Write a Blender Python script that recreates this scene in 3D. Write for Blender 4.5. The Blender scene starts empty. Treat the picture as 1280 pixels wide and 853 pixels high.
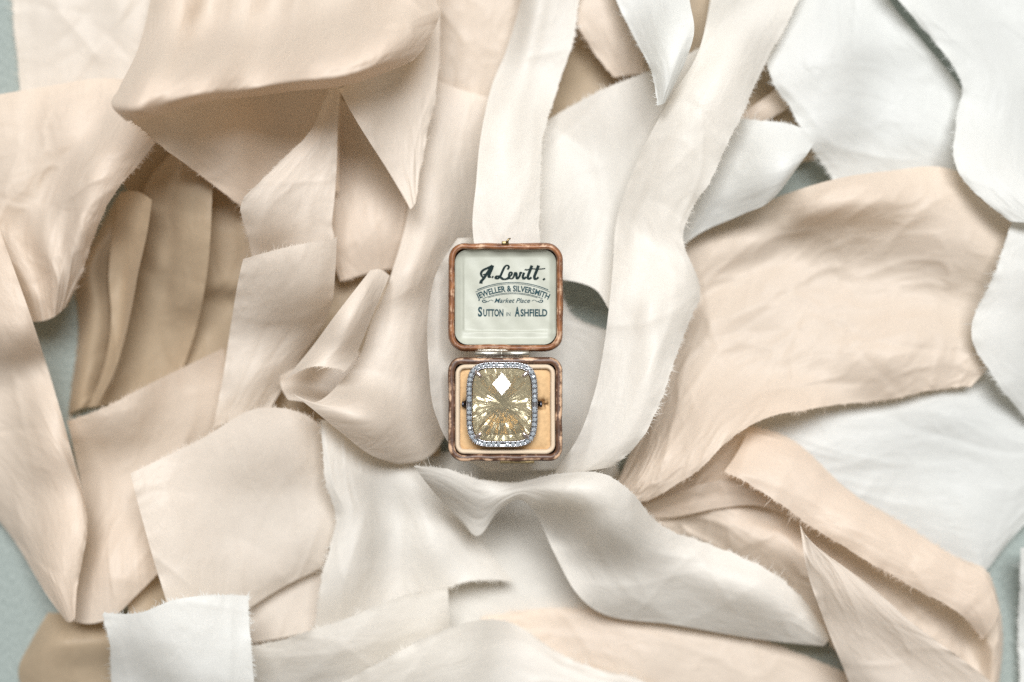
import bpy, bmesh, math, random
import numpy as np
from mathutils import Vector, Matrix

# ------------------------------------------------------------------ camera, light, exposure
S = 0.00032                      # metres for one picture unit at table level
HC = 2134.0                      # camera height in the same units
CX, CY = 640.0, 426.5
sc = bpy.context.scene
col = sc.collection
cam = bpy.data.cameras.new('camera')
cam.sensor_width = 36.0
cam.lens = 36.0 * HC / 1280.0
cam.clip_start = 0.01
cam.clip_end = 50.0
cam.dof.use_dof = True
cam.dof.aperture_fstop = 2.6
cam_o = bpy.data.objects.new('camera', cam)
col.objects.link(cam_o)
cam_o.location = (0, 0, HC * S)
sc.camera = cam_o

world = bpy.data.worlds.new('World')
sc.world = world
world.use_nodes = True
bg = world.node_tree.nodes['Background']
bg.inputs['Color'].default_value = (1.0, 0.91, 0.79, 1)
# a pale room: brighter towards the window side, dimmer behind the photographer
_N, _L = world.node_tree.nodes, world.node_tree.links
_tc = _N.new('ShaderNodeTexCoord')
_sx = _N.new('ShaderNodeSeparateXYZ')
_L.new(_tc.outputs['Generated'], _sx.inputs[0])
_mr = _N.new('ShaderNodeMapRange')
_mr.inputs['From Min'].default_value = -1.0; _mr.inputs['From Max'].default_value = 1.0
_mr.inputs['To Min'].default_value = 0.18; _mr.inputs['To Max'].default_value = 0.35
_L.new(_sx.outputs['Y'], _mr.inputs[0])
_L.new(_mr.outputs[0], bg.inputs['Strength'])

def area(name, loc, target, size, power, colour):
    d = bpy.data.lights.new(name, 'AREA')
    d.shape = 'RECTANGLE'
    d.size, d.size_y = size
    d.energy = power
    d.color = colour
    o = bpy.data.objects.new(name, d)
    col.objects.link(o)
    o.location = loc
    o.rotation_euler = (Vector(target) - Vector(loc)).to_track_quat('-Z', 'Y').to_euler()
    return o
area('window_light', (0.12, 1.40, 3.20), (0, 0, 0.02), (2.3, 1.15), 214.0, (0.985, 0.995, 1.01))

vs = sc.view_settings
vs.view_transform = 'Standard'
vs.look = 'None'
vs.exposure = 0.0
vs.gamma = 1.0
vs.use_curve_mapping = False
sc.cycles.max_bounces = 14
sc.cycles.diffuse_bounces = 6
sc.cycles.transmission_bounces = 12
sc.cycles.sample_clamp_indirect = 5.0
sc.cycles.use_denoising = False

rng = np.random.default_rng(7)
random.seed(7)

# ------------------------------------------------------------------ materials
def srgb(r, g, b):
    f = lambda c: (c / 255 / 12.92) if c / 255 <= 0.04045 else ((c / 255 + 0.055) / 1.055) ** 2.4
    return (f(r), f(g), f(b), 1)

def new_mat(name):
    m = bpy.data.materials.new(name)
    m.use_nodes = True
    nt = m.node_tree
    nt.nodes.clear()
    return m, nt, nt.nodes, nt.links

def silk(name, base, trans, mott=0.06, crease=0.12):
    m, nt, N, L = new_mat(name)
    out = N.new('ShaderNodeOutputMaterial')
    uv = N.new('ShaderNodeUVMap'); uv.uv_map = 'cloth'
    # slow uneven dye
    n1 = N.new('ShaderNodeTexNoise'); n1.inputs['Scale'].default_value = 1.6; n1.inputs['Detail'].default_value = 5
    L.new(uv.outputs[0], n1.inputs['Vector'])
    # threads of the weave, drawn out along warp and weft
    mp1 = N.new('ShaderNodeMapping'); mp1.inputs['Scale'].default_value = (95, 9, 1)
    mp2 = N.new('ShaderNodeMapping'); mp2.inputs['Scale'].default_value = (9, 95, 1)
    L.new(uv.outputs[0], mp1.inputs[0]); L.new(uv.outputs[0], mp2.inputs[0])
    w1 = N.new('ShaderNodeTexNoise'); w1.inputs['Scale'].default_value = 1; w1.inputs['Detail'].default_value = 2
    w2 = N.new('ShaderNodeTexNoise'); w2.inputs['Scale'].default_value = 1; w2.inputs['Detail'].default_value = 2
    L.new(mp1.outputs[0], w1.inputs['Vector']); L.new(mp2.outputs[0], w2.inputs['Vector'])
    wa = N.new('ShaderNodeMath'); wa.operation = 'ADD'
    L.new(w1.outputs['Fac'], wa.inputs[0]); L.new(w2.outputs['Fac'], wa.inputs[1])
    fine = N.new('ShaderNodeTexNoise'); fine.inputs['Scale'].default_value = 62; fine.inputs['Detail'].default_value = 2
    L.new(uv.outputs[0], fine.inputs['Vector'])
    # value = 1 + mott*(n1-.5) + .05*(weave-1) + .07*(fine-.5)
    def ma(src, k, c):
        n = N.new('ShaderNodeMath'); n.operation = 'MULTIPLY_ADD'
        L.new(src, n.inputs[0]); n.inputs[1].default_value = k
        if isinstance(c, float): n.inputs[2].default_value = c
        else: L.new(c, n.inputs[2])
        return n.outputs[0]
    v = ma(n1.outputs['Fac'], mott * 2, 1.0 - mott)
    v = ma(wa.outputs[0], 0.10, v)
    v = ma(fine.outputs['Fac'], 0.26, v)
    cor = N.new('ShaderNodeMath'); cor.operation = 'SUBTRACT'; cor.inputs[1].default_value = 0.23
    L.new(v, cor.inputs[0])
    def tint(c):
        mx = N.new('ShaderNodeVectorMath'); mx.operation = 'SCALE'
        mx.inputs[0].default_value = c[:3]
        L.new(cor.outputs[0], mx.inputs['Scale'])
        return mx.outputs[0]
    # relief: crinkles and weave
    cr = N.new('ShaderNodeTexNoise'); cr.inputs['Scale'].default_value = 4.0; cr.inputs['Detail'].default_value = 1.5; cr.inputs['Roughness'].default_value = 0.45
    mp3 = N.new('ShaderNodeMapping'); mp3.inputs['Scale'].default_value = (1.1, 0.8, 1)
    L.new(uv.outputs[0], mp3.inputs[0]); L.new(mp3.outputs[0], cr.inputs['Vector'])
    b0 = N.new('ShaderNodeBump'); b0.inputs['Strength'].default_value = 0.12; b0.inputs['Distance'].default_value = 0.004
    L.new(cr.outputs['Fac'], b0.inputs['Height'])
    # sharp creases, only in patches of the cloth
    mp4 = N.new('ShaderNodeMapping'); mp4.inputs['Scale'].default_value = (3.0, 1.3, 1); mp4.inputs['Rotation'].default_value = (0, 0, 0.35)
    L.new(uv.outputs[0], mp4.inputs[0])
    cz = N.new('ShaderNodeTexNoise'); cz.inputs['Scale'].default_value = 1.5; cz.inputs['Detail'].default_value = 3; cz.inputs['Distortion'].default_value = 1.2
    L.new(mp4.outputs[0], cz.inputs['Vector'])
    c1 = N.new('ShaderNodeMath'); c1.operation = 'SUBTRACT'; c1.inputs[1].default_value = 0.5; L.new(cz.outputs['Fac'], c1.inputs[0])
    c2 = N.new('ShaderNodeMath'); c2.operation = 'ABSOLUTE'; L.new(c1.outputs[0], c2.inputs[0])
    c3 = N.new('ShaderNodeMapRange'); c3.inputs['From Max'].default_value = 0.16; c3.interpolation_type = 'SMOOTHERSTEP'; L.new(c2.outputs[0], c3.inputs[0])
    mk = N.new('ShaderNodeMapRange'); mk.inputs['From Min'].default_value = 0.45; mk.inputs['From Max'].default_value = 0.62
    L.new(n1.outputs['Fac'], mk.inputs[0])
    c4 = N.new('ShaderNodeMath'); c4.operation = 'MULTIPLY'; L.new(c3.outputs[0], c4.inputs[0]); L.new(mk.outputs[0], c4.inputs[1])
    b1 = N.new('ShaderNodeBump'); b1.inputs['Strength'].default_value = crease; b1.inputs['Distance'].default_value = 0.0012
    L.new(c4.outputs[0], b1.inputs['Height']); L.new(b0.outputs[0], b1.inputs['Normal'])
    b2 = N.new('ShaderNodeBump'); b2.inputs['Strength'].default_value = 0.10; b2.inputs['Distance'].default_value = 0.0003
    L.new(wa.outputs[0], b2.inputs['Height']); L.new(b1.outputs[0], b2.inputs['Normal'])
    p = N.new('ShaderNodeBsdfPrincipled')
    L.new(tint(base), p.inputs['Base Color'])
    p.inputs['Roughness'].default_value = 0.46
    p.inputs['Specular IOR Level'].default_value = 0.22
    p.inputs['Sheen Weight'].default_value = 0.15
    p.inputs['Sheen Roughness'].default_value = 0.4
    L.new(b2.outputs[0], p.inputs['Normal'])
    t = N.new('ShaderNodeBsdfTranslucent')
    L.new(tint(trans), t.inputs['Color']); L.new(b2.outputs[0], t.inputs['Normal'])
    mix = N.new('ShaderNodeMixShader'); mix.inputs[0].default_value = 0.34
    L.new(p.outputs[0], mix.inputs[1]); L.new(t.outputs[0], mix.inputs[2])
    L.new(mix.outputs[0], out.inputs[0])
    return m

M = {}
M['blush'] = silk('blush_silk', (0.69, 0.60, 0.508), (0.78, 0.57, 0.37), 0.07, 0.12)
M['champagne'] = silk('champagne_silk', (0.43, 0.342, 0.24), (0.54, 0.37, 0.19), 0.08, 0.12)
M['cream'] = silk('cream_silk', (0.71, 0.648, 0.575), (0.77, 0.62, 0.45), 0.05, 0.10)
M['ivory'] = silk('ivory_silk', (0.73, 0.708, 0.66), (0.77, 0.68, 0.55), 0.04, 0.08)
M['white'] = silk('white_silk', (0.70, 0.71, 0.69), (0.73, 0.70, 0.62), 0.04, 0.10)

def simple(name, colour, rough=0.5, metal=0.0, spec=0.5, noise=0.0, scale=900.0, bump=0.0):
    m, nt, N, L = new_mat(name)
    out = N.new('ShaderNodeOutputMaterial')
    p = N.new('ShaderNodeBsdfPrincipled')
    p.inputs['Base Color'].default_value = colour
    p.inputs['Roughness'].default_value = rough
    p.inputs['Metallic'].default_value = metal
    p.inputs['Specular IOR Level'].default_value = spec
    L.new(p.outputs[0], out.inputs[0])
    if noise or bump:
        tc = N.new('ShaderNodeTexCoord')
        n = N.new('ShaderNodeTexNoise'); n.inputs['Scale'].default_value = scale; n.inputs['Detail'].default_value = 5
        L.new(tc.outputs['Object'], n.inputs['Vector'])
        if noise:
            mr = N.new('ShaderNodeMapRange'); mr.inputs['To Min'].default_value = 1 - noise; mr.inputs['To Max'].default_value = 1 + noise
            mr.inputs['From Min'].default_value = 0.25; mr.inputs['From Max'].default_value = 0.75
            L.new(n.outputs['Fac'], mr.inputs[0])
            sx = N.new('ShaderNodeVectorMath'); sx.operation = 'SCALE'; sx.inputs[0].default_value = colour[:3]
            L.new(mr.outputs[0], sx.inputs['Scale']); L.new(sx.outputs[0], p.inputs['Base Color'])
        if bump:
            b = N.new('ShaderNodeBump'); b.inputs['Strength'].default_value = bump; b.inputs['Distance'].default_value = 0.0006
            L.new(n.outputs['Fac'], b.inputs['Height']); L.new(b.outputs[0], p.inputs['Normal'])
    return m

def backdrop_mat():
    m, nt, N, L = new_mat('teal_woven_cloth')
    out = N.new('ShaderNodeOutputMaterial')
    p = N.new('ShaderNodeBsdfPrincipled'); p.inputs['Roughness'].default_value = 0.9; p.inputs['Specular IOR Level'].default_value = 0.15
    tc = N.new('ShaderNodeTexCoord')
    mp = N.new('ShaderNodeMapping'); mp.inputs['Rotation'].default_value = (0, 0, math.radians(38)); mp.inputs['Scale'].default_value = (1900, 480, 1)
    L.new(tc.outputs['Object'], mp.inputs[0])
    n = N.new('ShaderNodeTexNoise'); n.inputs['Scale'].default_value = 1; n.inputs['Detail'].default_value = 2
    L.new(mp.outputs[0], n.inputs['Vector'])
    w = N.new('ShaderNodeTexWave'); w.inputs['Scale'].default_value = 330; w.inputs['Distortion'].default_value = 2.5; w.inputs['Detail'].default_value = 3
    mp2 = N.new('ShaderNodeMapping'); mp2.inputs['Rotation'].default_value = (0, 0, math.radians(38))
    L.new(tc.outputs['Object'], mp2.inputs[0]); L.new(mp2.outputs[0], w.inputs['Vector'])
    ad = N.new('ShaderNodeMath'); ad.operation = 'MULTIPLY_ADD'; ad.inputs[1].default_value = 0.3
    L.new(w.outputs['Fac'], ad.inputs[0]); L.new(n.outputs['Fac'], ad.inputs[2])
    cr = N.new('ShaderNodeValToRGB')
    cr.color_ramp.elements[0].position = 0.35; cr.color_ramp.elements[0].color = (0.16, 0.19, 0.18, 1)
    cr.color_ramp.elements[1].position = 0.95; cr.color_ramp.elements[1].color = (0.34, 0.385, 0.365, 1)
    L.new(ad.outputs[0], cr.inputs[0]); L.new(cr.outputs[0], p.inputs['Base Color'])
    b = N.new('ShaderNodeBump'); b.inputs['Strength'].default_value = 0.5; b.inputs['Distance'].default_value = 0.0004
    L.new(ad.outputs[0], b.inputs['Height']); L.new(b.outputs[0], p.inputs['Normal'])
    L.new(p.outputs[0], out.inputs[0])
    return m

# ------------------------------------------------------------------ mesh helpers
def link(name, me, mat, parent=None):
    o = bpy.data.objects.new(name, me)
    col.objects.link(o)
    if mat is not None and len(me.materials) == 0:
        me.materials.append(mat)
    if parent is not None:
        o.parent = parent
    return o

def mesh_from(name, verts, faces, smooth=True):
    me = bpy.data.meshes.new(name)
    me.from_pydata([tuple(v) for v in verts], [], faces)
    me.update()
    if smooth:
        me.polygons.foreach_set('use_smooth', [True] * len(me.polygons))
    return me

def world_xy(px, py, z):
    k = (HC - z) / HC * S
    return (px - CX) * k, -(py - CY) * k, z * S

# ------------------------------------------------------------------ table cloth (the surface everything lies on)
def table_cloth():
    n = 60
    xs = np.linspace(-0.75, 0.75, n)
    v = [(x, y, -0.0008 + 0.0004 * math.sin(x * 31 + 2 * math.sin(y * 17))) for y in xs for x in xs]
    f = [(j * n + i, j * n + i + 1, (j + 1) * n + i + 1, (j + 1) * n + i) for j in range(n - 1) for i in range(n - 1)]
    o = link('table_cloth', mesh_from('table_cloth', v, f), backdrop_mat())
    o['kind'] = 'structure'
    o['label'] = 'grey green woven cloth showing in gaps between the ribbons'
    return o
table_cloth()

# ------------------------------------------------------------------ ribbons: sheets laid one over another on a running height field
CELL = 2.0
X0, Y0, X1, Y1 = -260.0, -240.0, 1540.0, 1100.0
NX, NY = int((X1 - X0) / CELL), int((Y1 - Y0) / CELL)
HF = np.zeros((NY, NX))

def shift_max(a, r):
    out = a.copy()
    for k in range(1, r + 1):
        out[k:, :] = np.maximum(out[k:, :], a[:-k, :]); out[:-k, :] = np.maximum(out[:-k, :], a[k:, :])
    b = out.copy()
    for k in range(1, r + 1):
        out[:, k:] = np.maximum(out[:, k:], b[:, :-k]); out[:, :-k] = np.maximum(out[:, :-k], b[:, k:])
    return out

def box_blur(a, r):
    for ax in (0, 1):
        p = np.pad(a, [(r + 1, r) if k == ax else (0, 0) for k in (0, 1)], mode='edge')
        c = np.cumsum(p, axis=ax)
        n = a.shape[ax]
        hi = np.take(c, range(2 * r + 1, 2 * r + 1 + n), axis=ax)
        lo = np.take(c, range(0, n), axis=ax)
        a = (hi - lo) / (2 * r + 1)
    return a

def sample(F, x, y):
    gx = np.clip((x - X0) / CELL, 0, NX - 1.001); gy = np.clip((y - Y0) / CELL, 0, NY - 1.001)
    i, j = gx.astype(int), gy.astype(int); fx, fy = gx - i, gy - j
    return (F[j, i] * (1 - fx) + F[j, i + 1] * fx) * (1 - fy) + (F[j + 1, i] * (1 - fx) + F[j + 1, i + 1] * fx) * fy

def value_noise(x, y, seed):
    i, j = np.floor(x).astype(np.int64), np.floor(y).astype(np.int64)
    fx, fy = x - i, y - j
    fx, fy = fx * fx * fx * (fx * (fx * 6 - 15) + 10), fy * fy * fy * (fy * (fy * 6 - 15) + 10)
    def h(a, b):
        n = (a * 374761393 + b * 668265263 + seed * 1442695041) & 0x7fffffff
        n = ((n ^ (n >> 13)) * 1274126177) & 0x7fffffff
        return ((n ^ (n >> 16)) & 0xffff) / 32767.5 - 1
    return (h(i, j) * (1 - fx) + h(i + 1, j) * fx) * (1 - fy) + (h(i, j + 1) * (1 - fx) + h(i + 1, j + 1) * fx) * fy

def hermite(P, t, ts):
    """P (n, k, 3) at parameters t -> values at ts, cubic with finite-difference tangents."""
    n = len(t)
    m = np.zeros_like(P)
    if n > 2:
        d = (P[1:] - P[:-1]) / (t[1:] - t[:-1])[:, None, None]
        w = (t[2:] - t[:-2])[:, None, None]
        m[1:-1] = (d[:-1] * (t[2:] - t[1:-1])[:, None, None] + d[1:] * (t[1:-1] - t[:-2])[:, None, None]) / w
        m[0] = 1.5 * d[0] - 0.5 * m[1]; m[-1] = 1.5 * d[-1] - 0.5 * m[-2]
    else:
        m[:] = (P[1] - P[0]) / (t[1] - t[0])
    k = np.clip(np.searchsorted(t, ts, side='right') - 1, 0, n - 2)
    h = (t[k + 1] - t[k])
    s = (ts - t[k]) / h
    s = s[:, None, None]; h = h[:, None, None]
    return ((2 * s**3 - 3 * s**2 + 1) * P[k] + (s**3 - 2 * s**2 + s) * h * m[k]
            + (-2 * s**3 + 3 * s**2) * P[k + 1] + (s**3 - s**2) * h * m[k + 1])

SNAP = {}
RIB = {}      # object name key -> dict(patches, threads)
GAP = 1.6
STEP = 3.0

def patch(key, rows, fray='', wr=(1.0, 0.0), env=14, lift=1.35, step=STEP, seed=None, gap=GAP, up_=0.0, flat=0.6, und=4.0, flut=3.0, own=True, cz=1.0, crs=1.0):
    """rows: lists of (x, y, lift) across the ribbon, in order along it."""
    global HF
    seed = seed if seed is not None else (len(RIB) * 17 + sum(len(r['p']) for r in RIB.values()) * 5 + 3)
    w = max(sum(math.dist(r[i][:2], r[i + 1][:2]) for i in range(len(r) - 1)) for r in rows)
    nu = max(6, min(110, int(w / step)))
    us = np.linspace(0, 1, nu)
    C = []
    for r in rows:
        r = [tuple(p) if len(p) == 3 else (p[0], p[1], 0.0) for p in r]
        if len(r) == 2:      # a gentle arch between two edges
            a, b = r
            r = [a, ((a[0] + b[0]) / 2, (a[1] + b[1]) / 2, max(a[2], b[2]) + 8), b]
        P = np.array(r, float)[:, None, :]
        t = np.concatenate([[0], np.cumsum(np.maximum(np.linalg.norm(np.diff(P[:, 0, :2], axis=0), axis=1), 0.5))])
        C.append(hermite(P, t / t[-1], us)[:, 0, :])
    C = np.array(C)                                     # rows, nu, 3
    C[..., 2] = (1 - flat) * C[..., 2] + flat * 1.1 * C[..., 2].mean(1, keepdims=True)
    d = np.linalg.norm(np.diff(C[:, :, :2], axis=0), axis=2).mean(1)
    t = np.concatenate([[0], np.cumsum(np.maximum(d, 1.0))])
    nv = max(6, int(t[-1] / step))
    ts = np.linspace(0, t[-1], nv)
    G = hermite(C, t, ts)                               # nv, nu, 3
    x, y, lf = G[..., 0], G[..., 1], np.maximum(G[..., 2], 0) * lift
    # cloth coordinates
    du = np.concatenate([np.zeros((nv, 1)), np.cumsum(np.linalg.norm(np.diff(G[..., :2], axis=1), axis=2), axis=1)], 1)
    U = np.broadcast_to(us[None, :] * du[:, -1:].max(), (nv, nu)).copy()
    V = np.broadcast_to(ts[:, None], (nv, nu)).copy()
    # wrinkles: long soft pleats down the ribbon and crumpled ridges
    ed = np.minimum(1, np.minimum(U, U.max() - U) / 10.0)
    pl = value_noise(U / 34, V / 150, seed) + 0.35 * value_noise(U / 15, V / 90, seed + 1)
    cx_ = U + 9 * value_noise(U / 40, V / 40, seed + 7); cy_ = V + 9 * value_noise(U / 40, V / 40, seed + 8)
    rid = (1 - np.abs(value_noise(cx_ / 34, cy_ / 62, seed + 2))) ** 3 + 0.5 * (1 - np.abs(value_noise(cx_ / 17, cy_ / 30, seed + 3))) ** 3
    lf = lf + up_ + wr[0] * 0.8 * (pl + 1.5) * (0.35 + 0.65 * ed) + 0.8 * wr[1] * rid * (0.3 + 0.7 * ed)
    sk = (seed % 5 - 2) * 0.22
    lf = lf + und * (1 + value_noise((V + sk * U) / 105, V * 0, seed + 11) + 0.4 * value_noise((V - sk * U) / 47, V * 0 + 3, seed + 12))
    eo = np.exp(-np.minimum(U, U.max() - U) / 9.0)
    lf = lf + flut * eo * (0.7 + value_noise(V / 31 + (U > U.max() / 2) * 57, V * 0, seed + 14) + 0.5 * value_noise(V / 12 + (U > U.max() / 2) * 91, V * 0, seed + 15))
    # pressed creases: short, nearly straight, sharp-crested
    cr_ = np.random.default_rng(seed * 7 + 5)
    um, vm = U.max(), V.max()
    for _ in range(int(cz * (3 + um * vm / 5200))):
        u0, v0 = cr_.uniform(0, um), cr_.uniform(0, vm)
        th = cr_.normal(0, 0.55) if cr_.random() < 0.75 else cr_.normal(1.57, 0.3)
        hl, ww, am = cr_.uniform(25, 120), cr_.uniform(3.5, 13), cr_.uniform(0.5, 2.6) * (1 if cr_.random() < .65 else -0.7)
        bend = cr_.normal(0, 0.0022)
        a_ = (V - v0) * math.cos(th) + (U - u0) * math.sin(th)
        d_ = (U - u0) * math.cos(th) - (V - v0) * math.sin(th) + bend * a_ * a_
        lf = lf + am * crs * np.exp(-np.sqrt(d_ * d_ + 0.8) / ww) * np.exp(-(a_ / hl) ** 4)
    # ragged edge
    jl = value_noise(V[:, 0] / 6, V[:, 0] * 0, seed + 4) * 0.8 + value_noise(V[:, 0] / 25, V[:, 0] * 0, seed + 5) * 1.2
    SNAP.setdefault(key, HF.copy())
    E = shift_max(HF if own else SNAP[key], int(env * 1.6)); E = box_blur(box_blur(E, int(env * .8)), int(env * .8))
    z = sample(E, x, y) + gap + lf
    # write into the height field
    fx = np.linspace(0, nu - 1, nu * 2); fy = np.linspace(0, nv - 1, nv * 2)
    def up(a):
        i = np.minimum(fy.astype(int), nv - 2); s = (fy - i)[:, None]
        b = a[i] * (1 - s) + a[i + 1] * s
        j = np.minimum(fx.astype(int), nu - 2); q = (fx - j)[None, :]
        return b[:, j] * (1 - q) + b[:, j + 1] * q
    ux, uy, uz = up(x), up(y), up(z)
    gi = np.round((ux - X0) / CELL).astype(int); gj = np.round((uy - Y0) / CELL).astype(int)
    ok = (gi >= 0) & (gi < NX) & (gj >= 0) & (gj < NY)
    np.maximum.at(HF, (gj[ok], gi[ok]), uz[ok])
    k = (HC - z) / HC * S
    W = np.stack([(x - CX) * k, -(y - CY) * k, z * S], -1)
    # ragged outline in the sheet's own plane
    for side, j0, j1 in (('L', 0, 1), ('R', -1, -2)):
        o_ = W[:, j0] - W[:, j1]
        o_ /= np.maximum(np.linalg.norm(o_, axis=1, keepdims=True), 1e-9)
        if side in fray:
            W[:, j0] += o_ * (jl * (1 if side == 'L' else -1) * S * 0.9)[:, None]
    r = RIB.setdefault(key, {'p': [], 't': []})
    r['p'].append((W, np.stack([U / 100 + seed * 0.37, V / 100 + seed * 0.61], -1)))
    # loose threads along torn edges
    def threads(edge, inner, dens=1.35, ln=3.0):
        seg = np.linalg.norm(np.diff(edge, axis=0), axis=1)
        L = np.concatenate([[0], np.cumsum(seg)])
        n = int(L[-1] / S * dens)
        if n < 2: return
        q = np.sort(rng.uniform(0, L[-1], n))
        q = q[rng.random(n) < np.clip(0.62 + 0.9 * value_noise(q / S / 38, q * 0, seed + 21), 0.10, 1)]
        n = len(q)
        if n < 2: return
        i = np.clip(np.searchsorted(L, q) - 1, 0, len(seg) - 1)
        f = ((q - L[i]) / np.maximum(seg[i], 1e-9))[:, None]
        p = edge[i] * (1 - f) + edge[i + 1] * f
        inn = inner[i] * (1 - f) + inner[i + 1] * f
        o_ = p - inn; o_ /= np.maximum(np.linalg.norm(o_, axis=1, keepdims=True), 1e-9)
        tg = edge[i + 1] - edge[i]; tg /= np.maximum(np.linalg.norm(tg, axis=1, keepdims=True), 1e-9)
        ln_ = (0.8 + rng.exponential(1.0, n) * ln * 0.5) * (0.6 + 0.7 * (value_noise(q / S / 30, q * 0, seed + 9) + 1))
        ln_ = np.where(rng.random(n) < 0.012, ln_ + rng.uniform(5, 14, n), ln_)
        ln_ = np.minimum(ln_, 18)[:, None] * S
        d1 = o_ + tg * rng.normal(0, 0.45, (n, 1)); d1[:, 2] += rng.normal(0, 0.15, n)
        d2 = o_ + tg * rng.normal(0, 0.9, (n, 1)); d2[:, 2] += rng.normal(-0.05, 0.25, n)
        a = p - o_ * S * 1.0; b = p + d1 * ln_ * 0.5; c = b + d2 * ln_ * 0.5
        r['t'].append((a, b, c, tg))
    if 'L' in fray: threads(W[:, 0], W[:, 1])
    if 'R' in fray: threads(W[:, -1], W[:, -2])
    if 'S' in fray: threads(W[0], W[1])
    if 'E' in fray: threads(W[-1], W[-2])
    return z

def finish_ribbon(key, name, mat, label, group):
    r = RIB[key]
    V, F, UVs, base = [], [], [], 0
    for W, uv in r['p']:
        nv, nu = W.shape[:2]
        V.append(W.reshape(-1, 3)); UVs.append(uv.reshape(-1, 2))
        idx = base + np.arange(nv * nu).reshape(nv, nu)
        F.append(np.stack([idx[:-1, :-1], idx[1:, :-1], idx[1:, 1:], idx[:-1, 1:]], -1).reshape(-1, 4))
        base += nv * nu
    V = np.concatenate(V); F = np.concatenate(F); UVs = np.concatenate(UVs)
    me = bpy.data.meshes.new(name)
    me.from_pydata(V.tolist(), [], F.tolist())
    ul = me.uv_layers.new(name='cloth')
    ul.data.foreach_set('uv', UVs[F.reshape(-1)].reshape(-1).astype(np.float32))
    me.polygons.foreach_set('use_smooth', [True] * len(me.polygons))
    me.update()
    o = link(name, me, M[mat])
    o['label'] = label; o['category'] = 'ribbon'; o['group'] = group
    if r['t']:
        tv, tf, b = [], [], 0
        for a, m_, c, tg in r['t']:
            h = tg * S * 0.30
            n = len(a)
            tv.append(np.stack([a - h, a + h, m_ - h * 0.8, m_ + h * 0.8, c], 1).reshape(-1, 3))
            for q in range(n):
                s = b + q * 5
                tf.append((s, s + 1, s + 3, s + 2)); tf.append((s + 2, s + 3, s + 4))
            b += n * 5
        te = mesh_from('frayed_edge', np.concatenate(tv).tolist(), tf)
        u2 = te.uv_layers.new(name='cloth')
        t = link('frayed_edge', te, M[mat], o)
        t['kind'] = 'stuff'
    return o

# ------------------------------------------------------------------ the ribbons, lowest first
# hollow under the white sweep below the box
patch('hollow', [[(490,575,0),(660,560,3),(770,575,0)], [(490,650,0),(650,640,4),(790,660,0)], [(500,740,0),(650,735,3),(800,740,0)], [(510,850,0),(680,850,3),(800,850,0)]], wr=(.6,.3), flat=0.5, und=0, crs=0.4)
patch('peach_bottom', [[(600,772,0),(620,810,8),(650,870,0)], [(700,760,0),(720,810,16),(740,910,0)], [(830,772,0),(832,812,24),(830,930,0)], [(935,792,2),(930,830,22),(925,940,0)], [(1010,822,2),(1000,855,16),(990,950,0)], [(1085,850,0),(1070,890,6),(1050,960,0)]], 'LR', (1,1.5))
patch('top_left_strip', [[(16,-90,0),(60,-90,7),(110,-90,3),(200,-90,0)], [(18,20,0),(60,20,10),(115,20,4),(150,20,12),(200,20,0)], [(26,130,0),(60,130,8),(110,125,4),(150,125,8),(190,130,0)], [(30,210,0),(100,205,6),(180,205,0)]], 'LR', (1.6,.8), crs=1.4)
patch('top_gold', [[(530,-90,0),(600,-90,10),(690,-90,0)], [(532,30,0),(590,40,14),(665,30,0)], [(536,110,0),(585,110,10),(645,110,0)], [(540,190,0),(580,190,3),(620,190,0)]], 'LR', (1.6,2), crs=1.4)
patch('top_brown', [[(655,-60,0),(770,-60,4),(900,-60,0)], [(660,60,0),(770,60,4),(905,60,0)], [(660,190,0),(770,190,3),(900,190,0)]], '', (.8,.5))  # strip behind the others; its brown supplies the shade of the top gaps
patch('top_wedge', [[(690,-90,0),(740,-90,10),(800,-90,0)], [(714,-10,0),(755,-10,18),(800,0,4)], [(728,42,0),(765,45,22),(803,50,4)], [(768,97,4),(785,94,8),(806,92,4)]], 'LR', (1,1), up_=6)
patch('gap_tan', [[(880,60,0),(940,50,6),(1010,40,0)], [(880,130,0),(940,130,5),(1010,120,0)], [(890,210,0),(950,210,3),(1020,200,0)]], '', (1,.5))
patch('gap_strap', [[(915,150,0),(922,158,6),(930,168,0)], [(945,130,0),(952,140,8),(960,150,0)], [(975,108,0),(982,120,6),(990,132,0)], [(1010,80,0),(1020,92,4),(1028,104,0)]], '', (.5,.3))
patch('bottom_left_loop', [[(60,766,0),(100,768,4),(160,768,0)], [(40,800,0),(60,798,20),(100,800,26),(170,800,4)], [(23,838,0),(45,835,18),(95,838,16),(170,840,0)], [(45,890,0),(70,890,8),(110,890,8),(170,890,0)]], '', (1,1), flat=0.2, und=2)
patch('white_lower_right', [[(890,505,0),(915,560,6),(940,650,0)], [(1000,490,0),(1000,560,18),(1020,670,2)], [(1100,475,0),(1105,530,22),(1110,590,10),(1120,700,2)], [(1190,452,0),(1200,500,26),(1210,580,12),(1215,650,18),(1222,722,2)], [(1265,475,0),(1262,530,14),(1265,600,16),(1250,660,10),(1232,714,0)], [(1325,520,0),(1320,570,10),(1305,615,8),(1282,655,0)], [(1400,545,0),(1390,575,5),(1375,600,4),(1360,620,0)]], 'LRE', (1,.8), up_=8, und=2.5)
patch('right_sliver', [[(1277,685,0),(1320,680,8),(1380,680,0)], [(1274,780,0),(1320,780,8),(1380,780,0)], [(1278,930,0),(1320,930,8),(1380,930,0)]], 'L', (1,.5))
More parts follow.
